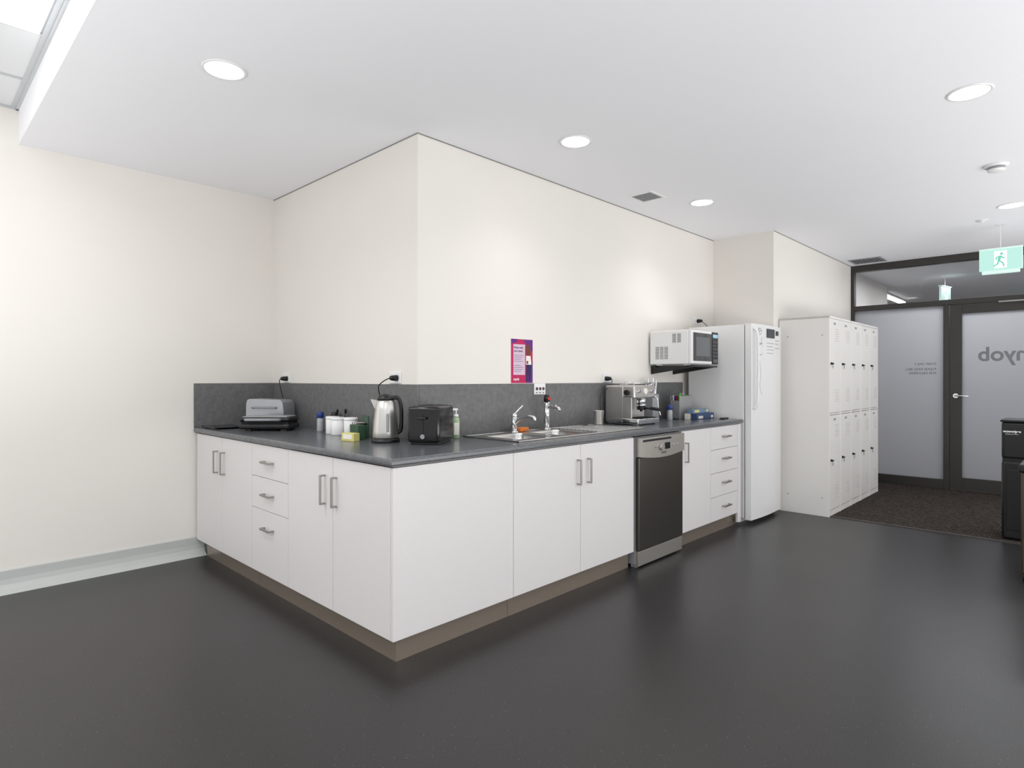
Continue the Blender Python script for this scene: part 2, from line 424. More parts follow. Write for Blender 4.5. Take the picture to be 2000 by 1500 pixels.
carcY(c5,4.05,5.096); doorY(c5,4.05,4.525,4.05+0.06)
for z0,z1,hz in ((0.687,ZT,0.787),(0.497,0.687,0.607),(0.305,0.497,0.411),(ZB,0.305,0.216)): doorY(c5,4.525,5.03,4.79,z0,z1,'drawer',hz,False)
part(B().box(5.032,5.097,DY,DY+0.018,0.03,ZT,0.001),'filler_panel',c5,Mcab)
# worktop
b=B()
prof=[(0.007,0.879),(0.002,0.882),(0.0,0.888),(0.0,0.900),(0.002,0.906),(0.005,0.9095),(0.012,CT)]
rings=[]
for o,z in prof:
    rings.append([b.bm.verts.new(p) for p in ((1.493+o,YL-0.002,z),(1.493+o,2.167+o,z),(5.12-o,2.167+o,z),(5.12-o,YW-0.002,z))])
for A,C in zip(rings,rings[1:]):
    for i in range(3):
        f=b.bm.faces.new((A[i],A[i+1],C[i+1],C[i]))
o=0.012; hx0,hx1,hy0,hy1=2.445,3.155,2.315,2.645
b.box(1.493+o,XS-0.002,2.167+o,YL-0.002,0.879,CT)
b.box(XS-0.002,hx0,2.167+o,YW-0.002,0.879,CT);b.box(hx1,5.12-o,2.167+o,YW-0.002,0.879,CT)
b.box(hx0,hx1,2.167+o,hy0,0.879,CT);b.box(hx0,hx1,hy1,YW-0.002,0.879,CT)
single(b,'worktop',Mtop,'dark grey stone-look laminate L-shaped worktop','countertop',(1.8,2.5,0.879),world=True)
# splashback
ZS=1.228
single(B().box(1.493,XS,YL-0.010,YL-0.0002,CT,ZS,0.001),'splashback',Mspl,'short dark grey laminate splashback on end wall','splashback',(1.78,YL-0.005,CT),world=True)
single(B().box(XS-0.010,XS-0.0002,YW-0.010,YL-0.0105,CT,ZS,0.001),'splashback',Mspl,'dark grey laminate splashback behind kettle and press','splashback',(XS-0.005,3.7,CT),world=True)
single(B().box(XS+0.0005,5.145,YW-0.010,YW-0.0002,CT,ZS,0.001),'splashback',Mspl,'long dark grey laminate splashback behind the sink','splashback',(3.6,YW-0.005,CT),world=True)
# ---------------------------------------------------------------- sink
s=thing('sink','stainless steel double-bowl inset sink with ribbed drainer','sink',(3.0,2.48,CT),world=True)
sx0,sx1,sy0,sy1=2.385,3.66,2.255,2.715;b=B();zt=CT+0.006
for (a,c_,d_,e_) in ((sx0,2.46,sy0,sy1),(2.78,2.83,sy0,sy1),(3.14,3.185,sy0,sy1),(2.46,2.78,sy0,2.33),(2.46,2.78,2.63,sy1),(2.83,3.14,sy0,2.33),(2.83,3.14,2.63,sy1)):
    b.box(a,c_,d_,e_,CT+0.0005,zt)
b.box(3.185,sx1,sy0,sy1,CT+0.0005,CT+0.004)
b.box(sx0-0.004,sx1+0.004,sy0-0.004,sy0+0.01,CT+0.0005,zt+0.003,0.002);b.box(sx0-0.004,sx1+0.004,sy1-0.01,sy1+0.004,CT+0.0005,zt+0.003,0.002)
b.box(sx0-0.004,sx0+0.01,sy0,sy1,CT+0.0005,zt+0.003,0.002);b.box(sx1-0.01,sx1+0.004,sy0,sy1,CT+0.0005,zt+0.003,0.002)
part(b,'rim',s,Msteel)
b=B()
for i in range(11): b.box(3.22,3.62,2.30+0.035*i,2.312+0.035*i,CT+0.003,CT+0.0075,0.002)
part(b,'drainer',s,Msteel)
for (xa,xb) in ((2.455,2.785),(2.825,3.145)):
    b=B();ya,yb=2.325,2.635;r=0.05;dep=-0.15
    def rr(xa,xb,ya,yb,r,z):
        pts=[]
        for cx,cy,a0 in ((xb-r,yb-r,0),(xa+r,yb-r,90),(xa+r,ya+r,180),(xb-r,ya+r,270)):
            for k in range(7):
                a=math.radians(a0+15*k);pts.append((cx+r*math.cos(a),cy+r*math.sin(a),z))
        return pts
    lv=[(0,CT+0.004),(0.003,CT-0.01),(0.01,CT-0.12),(0.03,CT-0.145),(0.06,CT-0.15)]
    R_=[[b.bm.verts.new(p) for p in rr(xa+i,xb-i,ya+i,yb-i,max(r-i*0.5,0.02),z)] for i,z in lv]
    for A,C in zip(R_,R_[1:]):
        n=len(A)
        for i in range(n):
            f=b.bm.faces.new((A[(i+1)%n],A[i],C[i],C[(i+1)%n]));f.smooth=True
    b.bm.faces.new(R_[-1])
    b.cyl(((xa+xb)/2,2.48,CT-0.152),((xa+xb)/2,2.48,CT-0.146),0.04)
    part(b,'bowl',s,Msteel)
# mixer tap
t=thing('mixer_tap','chrome single-lever kitchen mixer tap behind sink','tap',(2.78,2.672,CT+0.006))
part(B().cyl((0,0,0),(0,0,0.008),0.028).cyl((0,0,0.008),(0,0,0.10),0.021,0.019).ball((0,0,0.105),0.021),'body',t,Mchrome)
part(B().tube([(0,0,0.05),(0.0,-0.05,0.085),(0.0,-0.12,0.105),(0,-0.17,0.10),(0,-0.175,0.085)],0.012,12,sub=4),'spout',t,Mchrome)
part(B().tube([(0,0,0.11),(0.02,0.0,0.13),(0.05,-0.02,0.165)],0.006,10,sub=4).ball((0.05,-0.02,0.165),0.008),'lever',t,Mchrome)
t=thing('boiling_water_tap','chrome filtered boiling water tap with black top','tap',(3.10,2.672,CT+0.006))
part(B().cyl((0,0,0),(0,0,0.01),0.03).cyl((0,0,0.01),(0,0,0.19),0.0195),'body',t,Mchrome)
part(B().cyl((0,0,0.19),(0,0,0.225),0.021).cyl((0,0,0.225),(0,0,0.235),0.021,0.012),'control_head',t,Mblackg)
part(B().box(-0.014,0.014,-0.024,-0.019,0.20,0.218,0.002),'safety_button',t,Mred)
part(B().tube([(0,0,0.145),(0.0,-0.05,0.15),(0.0,-0.10,0.148),(0,-0.115,0.13)],0.011,12,sub=4),'spout',t,Mchrome)
part(B().cyl((0.015,-0.01,0.15),(0.05,-0.025,0.15),0.012).cyl((0.05,-0.025,0.15),(0.062,-0.03,0.15),0.017),'knob',t,Mchrome)
single(B().box(-0.05,0.05,-0.03,0.03,0,0.024,0.006,3),'sponge',Mora,'orange cleaning sponge beside the mixer tap','sponge',(2.86,2.685,CT+0.007),0.2)
b=B();b.lathe([(0,0.0),(0.032,0),(0.034,0.004),(0.039,0.10),(0.041,0.103),(0.038,0.104),(0.034,0.01),(0,0.008)])
single(b,'cup',Msteelb,'small stainless steel milk cup on sink drainer','cup',(3.655,2.64,CT+0.010))
# ---------------------------------------------------------------- dishwasher
dw=thing('dishwasher','freestanding dark stainless dishwasher under the worktop','dishwasher',(3.73,2.45,0),world=True)
x0,x1=3.435,4.03;y0=2.155
part(B().box(x0,x1,y0+0.03,2.74,0.02,0.87,0.003).box(x0+0.01,x0+0.05,y0+0.03,y0+0.07,0,0.02).box(x1-0.05,x1-0.01,y0+0.03,y0+0.07,0,0.02).box(x0+0.01,x0+0.05,2.68,2.72,0,0.02).box(x1-0.05,x1-0.01,2.68,2.72,0,0.02),'body',dw,Mgrey)
dd=part(B().box(x0+0.003,x1-0.003,y0,y0+0.029,0.115,0.735,0.004),'door',dw,Mdwdark)
b=B();arc=[(x0+0.003,0.865),(x1-0.003,0.865),(x1-0.003,0.74)]
for k in range(1,12):
    a=k/12;arc.append((x1-0.003-(x1-x0-0.006)*a,0.74-0.022*math.sin(math.pi*a)))
arc.append((x0+0.003,0.74))
b.prism(arc,'Y',y0-0.012,y0+0.029);cp=part(b,'control_panel',dw,Mdwl,'silver control panel with dial and display')
part(B().box(x0+0.03,x0+0.40,y0-0.016,y0-0.010,0.838,0.852,0.003),'grip_recess',cp,Mdark)
b=B().cyl((3.70,y0-0.012,0.79),(3.70,y0-0.028,0.79),0.024);part(b,'dial',cp,Mdwl)
part(B().box(3.75,3.82,y0-0.014,y0-0.011,0.77,0.815),'display',cp,Mblackg)
for i in range(4): part(B().cyl((3.85+i*0.03,y0-0.012,0.792),(3.85+i*0.03,y0-0.016,0.792),0.006,seg=12),'button',cp,Mchrome)
for i in range(2): part(B().cyl((3.62+i*0.03,y0-0.012,0.792),(3.62+i*0.03,y0-0.016,0.792),0.006,seg=12),'button',cp,Mchrome)
part(B().mesh_add(textmesh('BOSCH',0.020,'CENTER',0.0003),fmY(3.74,y0-0.0125,0.748)),'lettering',dd,mat('dark_ink',(60,58,56),0.4))
part(B().box(x0+0.004,x1-0.004,y0+0.005,y0+0.029,0.012,0.110,0.003),'toe_panel',dw,Mdwl,'silver toe panel')
# ---------------------------------------------------------------- fridge
fr=thing('fridge','tall white upright single-door fridge beside the worktop','fridge',(5.49,2.42,0),world=True)
fx0,fx1=5.15,5.83
b=B();b.box(fx0,fx1,2.175,2.70,0.045,1.735,0.006).box(fx0+0.02,fx1-0.02,2.22,2.66,0.0,0.045);part(b,'body',fr,Mfridge)
part(B().box(fx0+0.012,fx1-0.012,2.165,2.176,0.06,1.72),'door_seal',fr,Mgrey)
poly=[(fx1,2.165),(fx0,2.165)]
for k in range(13):
    a=k/12;poly.append((fx0+(fx1-fx0)*a,2.112-0.016*math.sin(math.pi*a)))
b=B();b.prism(poly,'Z',0.035,1.742)
fd=part(b,'door',fr,Mfridge)
b=B();b.tube([(5.195,2.110,1.70),(5.195,2.078,1.67),(5.195,2.07,1.55),(5.195,2.07,1.25),(5.195,2.078,1.04),(5.195,2.105,1.0)],0.012,12,sub=4);part(b,'handle',fd,Mwhitep)
b=B()
for cx,cz,rx,rz in ((5.33,1.63,0.05,0.06),(5.33,1.52,0.045,0.05),(5.31,1.68,0.03,0.03),(5.36,1.60,0.02,0.03)):
    b.tube([(cx+rx*math.cos(a*0.5)*(1+0.15*math.sin(2.5*a)),2.1005,cz+rz*math.sin(a*0.5)) for a in range(0,13)],0.0022,6)
b.tube([(5.30,2.102,1.45),(5.33,2.101,1.30),(5.31,2.102,1.2),(5.35,2.100,1.12)],0.0018,6,sub=3)
part(b,'marker_drawing',fd,mat('marker_ink',(110,112,116),0.6))
for q in ((5.45,5.62,1.63,1.71),(5.68,5.73,1.66,1.70)): part(B().box(q[0],q[1],2.088 if q[0]<5.6 else 2.094,2.099,q[2],q[3]),'magnet',fd,mat('dark_magnet',(60,64,70),0.5))
b=B()
for i,z in enumerate((1.58,1.55,1.52,1.49)): b.box(5.46,5.62-0.02*(i%2),2.0935,2.099,z,z+0.004)
for i,z in enumerate((1.61,1.58,1.54)): b.box(5.66,5.76-0.02*(i%2),2.098,2.105,z,z+0.004)
part(b,'marker_notes',fd,Mgrey)
# ---------------------------------------------------------------- microwave on shelf
sh=thing('microwave_shelf','black metal wall bracket shelf holding the microwave','shelf',(4.8,2.55,1.32),world=True)
mx0,mx1=4.547,5.045
for x in (4.60,4.98):
    b=B()
    b.prism([(2.37,1.358),(2.37,1.372),(YW-0.001,1.372),(YW-0.001,1.30)],'X',x-0.006,x+0.006)
    part(b,'bracket',sh,Mblack)
for y in (2.37,2.71): part(B().box(4.56,5.03,y-0.01,y+0.01,1.36,1.374,0.002),'rail',sh,Mblack)
mw=thing('microwave','white microwave oven with dark door on wall shelf','microwave',(4.8,2.55,1.375),world=True)
part(B().box(mx0,mx1,2.385,YW-0.02,1.384,1.667,0.006).box(mx0+0.03,mx0+0.07,2.40,2.44,1.3745,1.384).box(mx1-0.07,mx1-0.03,2.40,2.44,1.3745,1.384).box(mx0+0.03,mx0+0.07,2.66,2.70,1.3745,1.384).box(mx1-0.07,mx1-0.03,2.66,2.70,1.3745,1.384),'body',mw,Mwhitep)
md=part(B().box(mx0+0.002,mx1-0.125,2.358,2.384,1.386,1.665,0.006),'door',mw,Mwhitep)
part(B().box(mx0+0.035,mx1-0.135,2.353,2.359,1.41,1.645,0.004),'window',md,Mmicrow)
part(B().box(mx0+0.075,mx1-0.175,2.351,2.354,1.45,1.61,0.002),'window_mesh',md,mat('mesh_grey',(105,108,110),0.3))
cpn=part(B().box(mx1-0.123,mx1-0.002,2.358,2.384,1.386,1.665,0.006),'control_panel',mw,Mblackg)
part(B().box(mx1-0.108,mx1-0.02,2.3555,2.3585,1.615,1.645),'display',cpn,Mlcd)
Mkey=mat('keypad_grey',(90,92,95),0.5)
for i in range(3):
    for j in range(5): part(B().box(mx1-0.105+i*0.031,mx1-0.083+i*0.031,2.356,2.3585,1.45+j*0.03,1.465+j*0.03,0.001),'button',cpn,Mkey)
part(B().box(mx1-0.105,mx1-0.02,2.355,2.3585,1.40,1.43,0.002),'door_release',cpn,Mkey)
for (yy,n,dy,z0,nz,dz,h) in ((2.45,2,0.045,1.565,9,0.0085,0.004),(2.57,3,0.042,1.43,9,0.012,0.005)):
    b=B()
    for j in range(nz):
        for i in range(n): b.box(mx0-0.001,mx0+0.001,yy+i*dy,yy+i*dy+0.034,z0+j*dz,z0+j*dz+h)
    part(b,'vent_slots',mw,mat('vent_grey',(70,72,74),0.7))
# ---------------------------------------------------------------- lockers
LW=0.345;lx=5.915;ly0=1.712;ly1=YR-0.006;LH=1.835
lk=thing('locker','white steel two-tier locker column','locker',(lx+LW/2,1.93,0),world=True,group='row of white lockers')
b=B();t=0.012
b.box(lx,lx+t,ly0,ly1,0.0,LH,0.002);b.box(lx+LW-t-0.002,lx+LW-0.002,ly0,ly1,0.0,LH,0.002);b.box(lx+t,lx+LW-t,ly1-t,ly1,0.0,LH-t)
b.box(lx,lx+LW-0.002,ly0,ly1,LH-0.02,LH,0.002);b.box(lx+t,lx+LW-t,ly0+0.003,ly1-t,0.93,0.945);b.box(lx+t,lx+LW-t,ly0+0.005,ly1-t,0.0,0.055)
part(b,'body',lk,Mlock)
for (z0,z1) in ((0.06,0.925),(0.948,1.812)):
    ld=part(B().box(lx+0.014,lx+LW-0.016,ly0+0.001,ly0+0.017,z0,z1,0.003),'door',lk,Mlock)
    xc=lx+LW*0.5
    for zz in (z0+0.10,z1-0.20):
        b=B()
        for k in range(6): b.box(xc+0.0,xc+0.11,ly0-0.0015,ly0+0.002,zz+k*0.021,zz+k*0.021+0.005)
        part(b,'louvres',ld,mat('louvre_shadow',(202,201,198),0.7))
    zl=(z0+z1)/2+0.02
    b=B().box(lx+0.035,lx+0.070,ly0-0.004,ly0+0.001,zl-0.010,zl+0.012,0.002).cyl((lx+0.05,ly0-0.003,zl),(lx+0.05,ly0-0.018,zl),0.009,seg=14).box(lx+0.045,lx+0.080,ly0-0.020,ly0-0.015,zl-0.004,zl+0.004,0.0015).box(lx+0.048,lx+0.052,ly0-0.018,ly0-0.014,zl-0.045,zl-0.008,0.001)
    part(b,'lock',ld,Mblack,'black cam lock latch')
    part(B().box(lx+0.13,lx+0.19,ly0-0.001,ly0+0.002,z1-0.05,z1-0.03),'number_plate',ld,Mgrey)
for k in range(1,5): copy_tree(lk,(LW*k,0,0))
lk['label']='white steel two-tier locker column with exposed riveted side'
for (yy,zz) in ((ly0+0.06,0.17),(ly1-0.08,0.17),(ly0+0.06,1.66),(ly1-0.08,1.66)): part(B().cyl((lx-0.002,yy,zz),(lx,yy,zz),0.006,seg=10),'rivet',lk,Mgrey)
# ---------------------------------------------------------------- poster
po=thing('poster','magenta and purple hand-washing notice taped to wall','poster',(2.95,YW,1.38),world=True)
y=YW-0.0012;X0,X1,Z0,Z1=2.843,3.056,1.232,1.527
part(B().box(X0,X1,y,YW-0.0001,Z0,Z1),'sheet',po,Mmag)
for pl in ([(X1,Z1),(X1-0.09,Z1),(X1-0.05,Z1-0.06),(X1,Z1-0.08)],[(X0,Z1),(X0+0.07,Z1),(X0+0.05,Z1-0.02),(X0,Z1-0.035)],[(X1-0.06,Z0),(X1,Z0),(X1,Z0+0.15),(X1-0.05,Z0+0.10)]):
    part(B().prism(pl,'Y',y-0.0005,y),'purple_shape',po,Mpur)
part(B().box(X0+0.022,X0+0.135,y-0.0009,y,Z0+0.055,Z1-0.035),'text_box',po,mat('pale_pink_paper',(218,196,214),0.7))
b=B();b.mesh_add(textmesh('Please wash',0.0185,'LEFT',0.0004),fmY(X0+0.027,y-0.0012,Z1-0.057));b.mesh_add(textmesh('your hands.',0.0185,'LEFT',0.0004),fmY(X0+0.027,y-0.0012,Z1-0.080))
for i in range(9):
    if i==4: continue
    b.box(X0+0.028,X0+0.12-0.012*(i%3),y-0.0014,y-0.0009,Z1-0.110-i*0.0135,Z1-0.1075-i*0.0135)
part(b,'lettering',po,mat('poster_ink',(96,60,110),0.7))
part(B().mesh_add(textmesh('myob',0.024,'CENTER',0.0006),fmY(X0+0.05,y-0.0008,Z0+0.026)),'lettering',po,Mcream)
b=B();b.cyl((X0+0.168,y,Z1-0.085),(X0+0.168,y-0.0014,Z1-0.085),0.024,seg=20).cyl((X0+0.165,y,Z1-0.058),(X0+0.165,y-0.0013,Z1-0.058),0.024,seg=20);b.box(X0+0.15,X0+0.166,y-0.0018,y,Z1-0.165,Z1-0.145)
part(b,'printed_head',po,Mskin)
part(B().prism([(X0+0.145,Z1-0.11),(X0+0.19,Z1-0.11),(X0+0.20,Z1-0.17),(X0+0.145,Z1-0.17)],'Y',y-0.0013,y),'printed_shirt',po,Mcream)
part(B().prism([(X0+0.148,Z1-0.17),(X0+0.197,Z1-0.17),(X0+0.19,Z0+0.01),(X0+0.172,Z0+0.01),(X0+0.168,Z1-0.21),(X0+0.160,Z0+0.01),(X0+0.143,Z0+0.01)],'Y',y-0.0012,y),'printed_trousers',po,Mnavy)
# ---------------------------------------------------------------- sockets
def socket(name,loc,face,label):
    r=0 if face=='Y' else -math.pi/2
    s=thing(name,label,'power outlet',loc,r)
    part(B().box(-0.058,0.058,-0.009,-0.0001,-0.036,0.036,0.003),'plate',s,Mwhitep)
    for x in (-0.042,0.042): part(B().box(x-0.006,x+0.006,-0.012,-0.009,0.012,0.026,0.001),'switch',s,Mwhitep)
    for x in (-0.022,0.022):
        b=B()
        b.box(x-0.008,x-0.006,-0.0095,-0.0088,-0.004,0.006);b.box(x+0.006,x+0.008,-0.0095,-0.0088,-0.004,0.006);b.box(x-0.001,x+0.001,-0.0095,-0.0088,-0.018,-0.009)
        part(b,'pin_slots',s,Mdark)
    return s
socket('wall_socket',(XS,4.40,1.268),'X','white double power outlet above splashback near press')
socket('wall_socket',(XS,2.978,1.268),'X','white double power outlet above the kettle')
socket('wall_socket',(3.933,YW,1.268),'Y','white double power outlet above coffee machine')
socket('wall_socket',(5.42,YW,1.825),'Y','white double power outlet above the fridge')
sw=thing('switch_plate','white plate with three round switches on splashback','switch',(3.114,YW-0.010,1.192))
part(B().box(-0.058,0.058,-0.008,-0.0001,-0.040,0.036,0.003),'plate',sw,Mwhitep)
for x in (-0.034,0,0.034): part(B().cyl((x,-0.008,0.0),(x,-0.012,0.0),0.011,seg=18).box(x-0.008,x+0.008,-0.009,-0.007,-0.030,-0.024),'switch',sw,mat('maroon_plastic',(84,58,66),0.4))
# ---------------------------------------------------------------- downlights & ceiling things
dl=thing('downlight','round white recessed ceiling downlight, switched on','light',(0,0,CZ),group='round ceiling downlights')
b=B();b.lathe([(0.080,-0.001),(0.082,-0.006),(0.092,-0.006),(0.096,-0.0002)],seg=48);part(b,'trim_ring',dl,Mwhitep)
part(B().cyl((0,0,-0.0045),(0,0,-0.0005),0.081,seg=48),'diffuser',dl,Mdl)
P=[(1.044,2.83),(2.803,2.192),(4.47,2.226),(3.666,0.429),(6.293,0.465),(1.6,0.4),(3.4,-1.5),(1.2,-1.5)]
dl.location=(P[0][0],P[0][1],CZ)
for p in P[1:]: copy_tree(dl,(p[0]-P[0][0],p[1]-P[0][1],0))
for i,p in enumerate(P):
    L=bpy.data.lights.new('downlight_lamp','SPOT');L.energy=19;L.spot_size=math.radians(130);L.spot_blend=1.0;L.shadow_soft_size=0.09;L.color=(1,0.965,0.92)
    o=bpy.data.objects.new('downlight_lamp',L);o.location=(p[0],p[1],CZ-0.02);COL.objects.link(o)
def troffer(x0,x1,y0,y1,label):
    t=thing('troffer_light',label,'light',((x0+x1)/2,(y0+y1)/2,2.876),world=True,group='ceiling panel lights')
    part(B().box(x0,x1,y0,y0+0.02,2.866,2.8745,0.002).box(x0,x1,y1-0.02,y1,2.866,2.8745,0.002).box(x0,x0+0.02,y0+0.02,y1-0.02,2.866,2.8745,0.002).box(x1-0.02,x1,y0+0.02,y1-0.02,2.866,2.8745,0.002),'frame',t,Mwhitep)
    part(B().box(x0+0.02,x1-0.02,y0+0.02,y1-0.02,2.870,2.8738),'diffuser',t,Mtrof)
for (cx,cy) in ((0.183,2.945),(-1.6,1.7),(-1.6,3.2),(0.183,-0.2),(-1.6,-1.2)):
    troffer(cx-0.29,cx+0.29,cy-0.59,cy+0.59,'bright rectangular panel light in the tiled ceiling')
    L=bpy.data.lights.new('troffer_lamp','AREA');L.shape='RECTANGLE';L.size=0.55;L.size_y=1.15;L.energy=9;L.color=(0.98,0.99,1)
    o=bpy.data.objects.new('troffer_lamp',L);o.location=(cx,cy,2.855);COL.objects.link(o)
sd=thing('smoke_detector','white round smoke detector on the ceiling','smoke detector',(5.04,0.45,CZ))
part(B().lathe([(0,-0.014),(0.062,-0.014),(0.066,-0.008),(0.066,0)]),'base',sd,Mwhitep)
part(B().lathe([(0,-0.046),(0.03,-0.045),(0.044,-0.040),(0.050,-0.032),(0.050,-0.030)]),'head',sd,Mwhitep)
part(B().lathe([(0.047,-0.030),(0.047,-0.014)]),'vent',sd,Mgrey)
ms=thing('ceiling_sensor','small white domed sensor on the ceiling','ceiling sensor',(6.70,0.697,CZ))
part(B().lathe([(0.03,-0.008),(0.044,-0.007),(0.045,0)]),'base',ms,Mwhitep)
part(B().lathe([(0,-0.022),(0.018,-0.018),(0.028,-0.008)]),'lens',ms,Mwhitep)
def vent(x0,x1,y0,y1,label,m):
    v=thing('air_vent',label,'vent',((x0+x1)/2,(y0+y1)/2,CZ),world=True)
    f=0.018;z0=CZ-0.008;z1=CZ
    part(B().box(x0-f,x1+f,y0-f,y0,z0,z1,0.002).box(x0-f,x1+f,y1,y1+f,z0,z1,0.002).box(x0-f,x0,y0,y1,z0,z1,0.002).box(x1,x1+f,y0,y1,z0,z1,0.002),'frame',v,m)
    b=B();n=9
    for i in range(n):
        yy=y0+(y1-y0)*(i+0.5)/n;b.box(x0,x1,yy-0.004,yy+0.004,CZ-0.006,CZ-0.001)
    part(b,'louvre',v,Mgrey)
    part(B().box(x0,x1,y0,y1,CZ-0.0012,CZ-0.0002),'duct_opening',v,mat('duct_dark',(70,70,72),0.8))
vent(3.94,4.12,2.375,2.545,'small square grey air vent in white frame',Mwhitep)
vent(7.88,8.17,1.76,2.06,'dark grey square ceiling air vent near partition',Mgrey)
# ---------------------------------------------------------------- exit signs
def exitsign(loc,label,rot=0,drop=None):
    e=thing('exit_sign',label,'exit sign',loc,rot)
    W=0.155;Hh=0.095
    part(B().box(0.002,0.024,-W,W,-Hh,Hh,0.004).box(-0.012,0.035,-W,W,Hh,Hh+0.014,0.004),'housing',e,Mexith)
    part(B().box(-0.002,0.002,-W+0.004,W-0.004,-Hh+0.004,Hh-0.002),'panel',e,Mexit,'glowing green panel')
    part(B().box(-0.003,-0.002,-0.045,0.045,-Hh+0.02,Hh-0.015),'doorway_symbol',e,Mexitw)
    b=B()
    b.cyl((-0.003,-0.008,0.052),(-0.005,-0.008,0.052),0.011,seg=16)
    def q(pts):
        b.prism(pts,'X',-0.005,-0.003)
    q([(-0.006,0.038),(0.014,0.034),(0.020,-0.008),(0.002,-0.012)])
    q([(0.0,0.036),(-0.030,0.014),(-0.026,0.006),(0.004,0.022)])
    q([(0.012,0.034),(0.036,0.022),(0.034,0.000),(0.027,0.000),(0.026,0.016),(0.012,0.022)])
    q([(0.002,-0.008),(0.014,-0.012),(-0.012,-0.034),(-0.020,-0.064),(-0.030,-0.062),(-0.022,-0.028)])
    q([(0.008,-0.008),(0.020,-0.008),(0.026,-0.036),(0.052,-0.050),(0.048,-0.060),(0.016,-0.042)])
    part(b,'running_figure',e,mat('exit_figure_green',(40,110,90),0.4,emit=(130,215,192),es=0.75))
    part(B().box(0.010,0.014,-0.003,0.003,Hh+0.014,drop).box(-0.01,0.035,-0.03,0.03,drop-0.006,drop,0.002),'mount',e,Mwhitep)
    part(B().box(-0.008,0.032,-W+0.02,W-0.02,-Hh-0.03,-Hh,0.005),'light_bar',e,Mexith)
    return e
exitsign((7.0,0.595,2.345),'illuminated green running-man exit sign hung from ceiling',0,CZ-2.345)
exitsign((10.0,1.43,2.42),'illuminated green exit sign in the space beyond glass',math.radians(78),CZ-2.42)
ll=thing('ceiling_light','glowing linear ceiling light beyond the glass','ceiling light',(11.85,2.44,CZ),world=True)
part(B().box(11.1,12.6,2.38,2.50,CZ-0.03,CZ,0.004),'housing',ll,Mwhitep)
part(B().box(11.11,12.59,2.39,2.49,CZ-0.05,CZ-0.03,0.004),'diffuser',ll,Mdl)
# ---------------------------------------------------------------- wipes dispenser + bin
wd=thing('wipes_dispenser','tall black floor-standing cleaning wipes dispenser with bin','wipes dispenser',(6.2,0.34,0.004),world=True)
wx0,wx1,wy0,wy1=6.05,6.38,0.18,0.51
part(B().box(wx0,wx1,wy0,wy1,0.006,0.62,0.02,4),'body',wd,Mbin)
part(B().box(wx0+0.006,wx1-0.006,wy0+0.006,wy1-0.006,0.612,0.642),'neck',wd,Mdark)
hd=part(B().box(wx0,wx1,wy0,wy1,0.635,0.925,0.02,4),'dispenser_head',wd,Mbin)
part(B().box(wx0-0.006,wx1+0.006,wy0-0.006,wy1+0.006,0.922,0.94,0.006,3),'lid',wd,Mblack)
b=B();b.ball((wx0+0.16,wy1-0.16,0.955),0.03,(1,1,0.6));b.tube([(wx0+0.16,wy1-0.16,0.95),(wx0+0.15,wy1-0.15,0.985),(wx0+0.12,wy1-0.14,0.99)],0.012,8,sub=3);part(b,'wipe',wd,Mcream)
b=B();b.mesh_add(textmesh('wowwipes',0.025,'CENTER',0.0008),fmX(wx0-0.0008,wy1-0.065,0.850));b.mesh_add(textmesh('Antibacterial Wipes',0.010,'CENTER',0.0),fmX(wx0-0.0008,wy1-0.065,0.830))
part(b,'lettering',hd,Mwhitep)
part(B().box(wx0-0.003,wx0+0.01,wy0+0.03,wy1-0.03,0.08,0.55,0.004),'bin_door',wd,Mbin)
bn=thing('waste_bin','slim bronze-brown waste bin with dark swing lid','bin',(5.0,0.18,0),world=True)
part(B().box(4.86,5.14,0.04,0.315,0.05,0.68,0.01,3),'body',bn,Mbronze)
part(B().box(4.85,5.15,0.03,0.325,0.68,0.73,0.01,3).box(4.9,5.1,0.08,0.28,0.73,0.745,0.006),'lid',bn,Mblack)
for x in (4.88,5.12):
    for y in (0.06,0.295): part(B().cyl((x,y,0),(x,y,0.05),0.014,seg=12),'foot',bn,Mblack)
# ---------------------------------------------------------------- kettle
RA=math.atan2(-0.718,0.696)
k=thing('kettle','brushed steel electric kettle with black handle and base','kettle',(1.895,2.81,CT),RA)
part(B().lathe([(0,0),(0.078,0),(0.080,0.006),(0.076,0.022),(0,0.022)]),'power_base',k,Mblack)
part(B().lathe([(0,0.0225),(0.069,0.0225),(0.072,0.03),(0.071,0.06),(0.066,0.12),(0.059,0.18),(0.052,0.22),(0.046,0.232),(0,0.232)]).prism([(-0.030,0.228),(-0.080,0.236),(-0.052,0.175)],'Y',-0.018,0.018),'body',k,mat('kettle_steel',(205,203,199),0.28,metal=0.85,var=0.05,scale=50,stretch=(1,1,20)))
part(B().lathe([(0.047,0.231),(0.046,0.242),(0.038,0.256),(0.02,0.266),(0,0.268)]).box(0.03,0.072,-0.013,0.013,0.234,0.254,0.006,3),'lid',k,Mblack)
part(B().tube([(0.04,0,0.246),(0.068,0,0.244),(0.085,0,0.20),(0.088,0,0.12),(0.083,0,0.065),(0.065,0,0.05)],0.011,12,sub=5),'handle',k,Mblack)
part(B().box(0.018,0.032,-0.071,-0.059,0.06,0.16,0.003),'water_gauge',k,Mgrey)
def cord(parent,pts,plug,face,wp=True):
    t=top(parent);M=Matrix.Translation(t.location)@Matrix.Rotation(t.rotation_euler[2],4,'Z');Mi=M.inverted()
    b=B();b.tube(pts,0.0032,8,sub=6)
    d=Vector((0,-1,0)) if face=='Y' else Vector((-1,0,0))
    p=Vector(plug);b.cyl(p,p+d*0.035,0.019,0.015,seg=18);b.ball(p+d*0.037,0.014)
    b.bm.transform(Mi)
    OFFt=OFF.get(t.name)
    if OFFt is not None: b.move(OFFt)
    part(b,'power_cord',parent,Mblack,'black power cord with round plug')
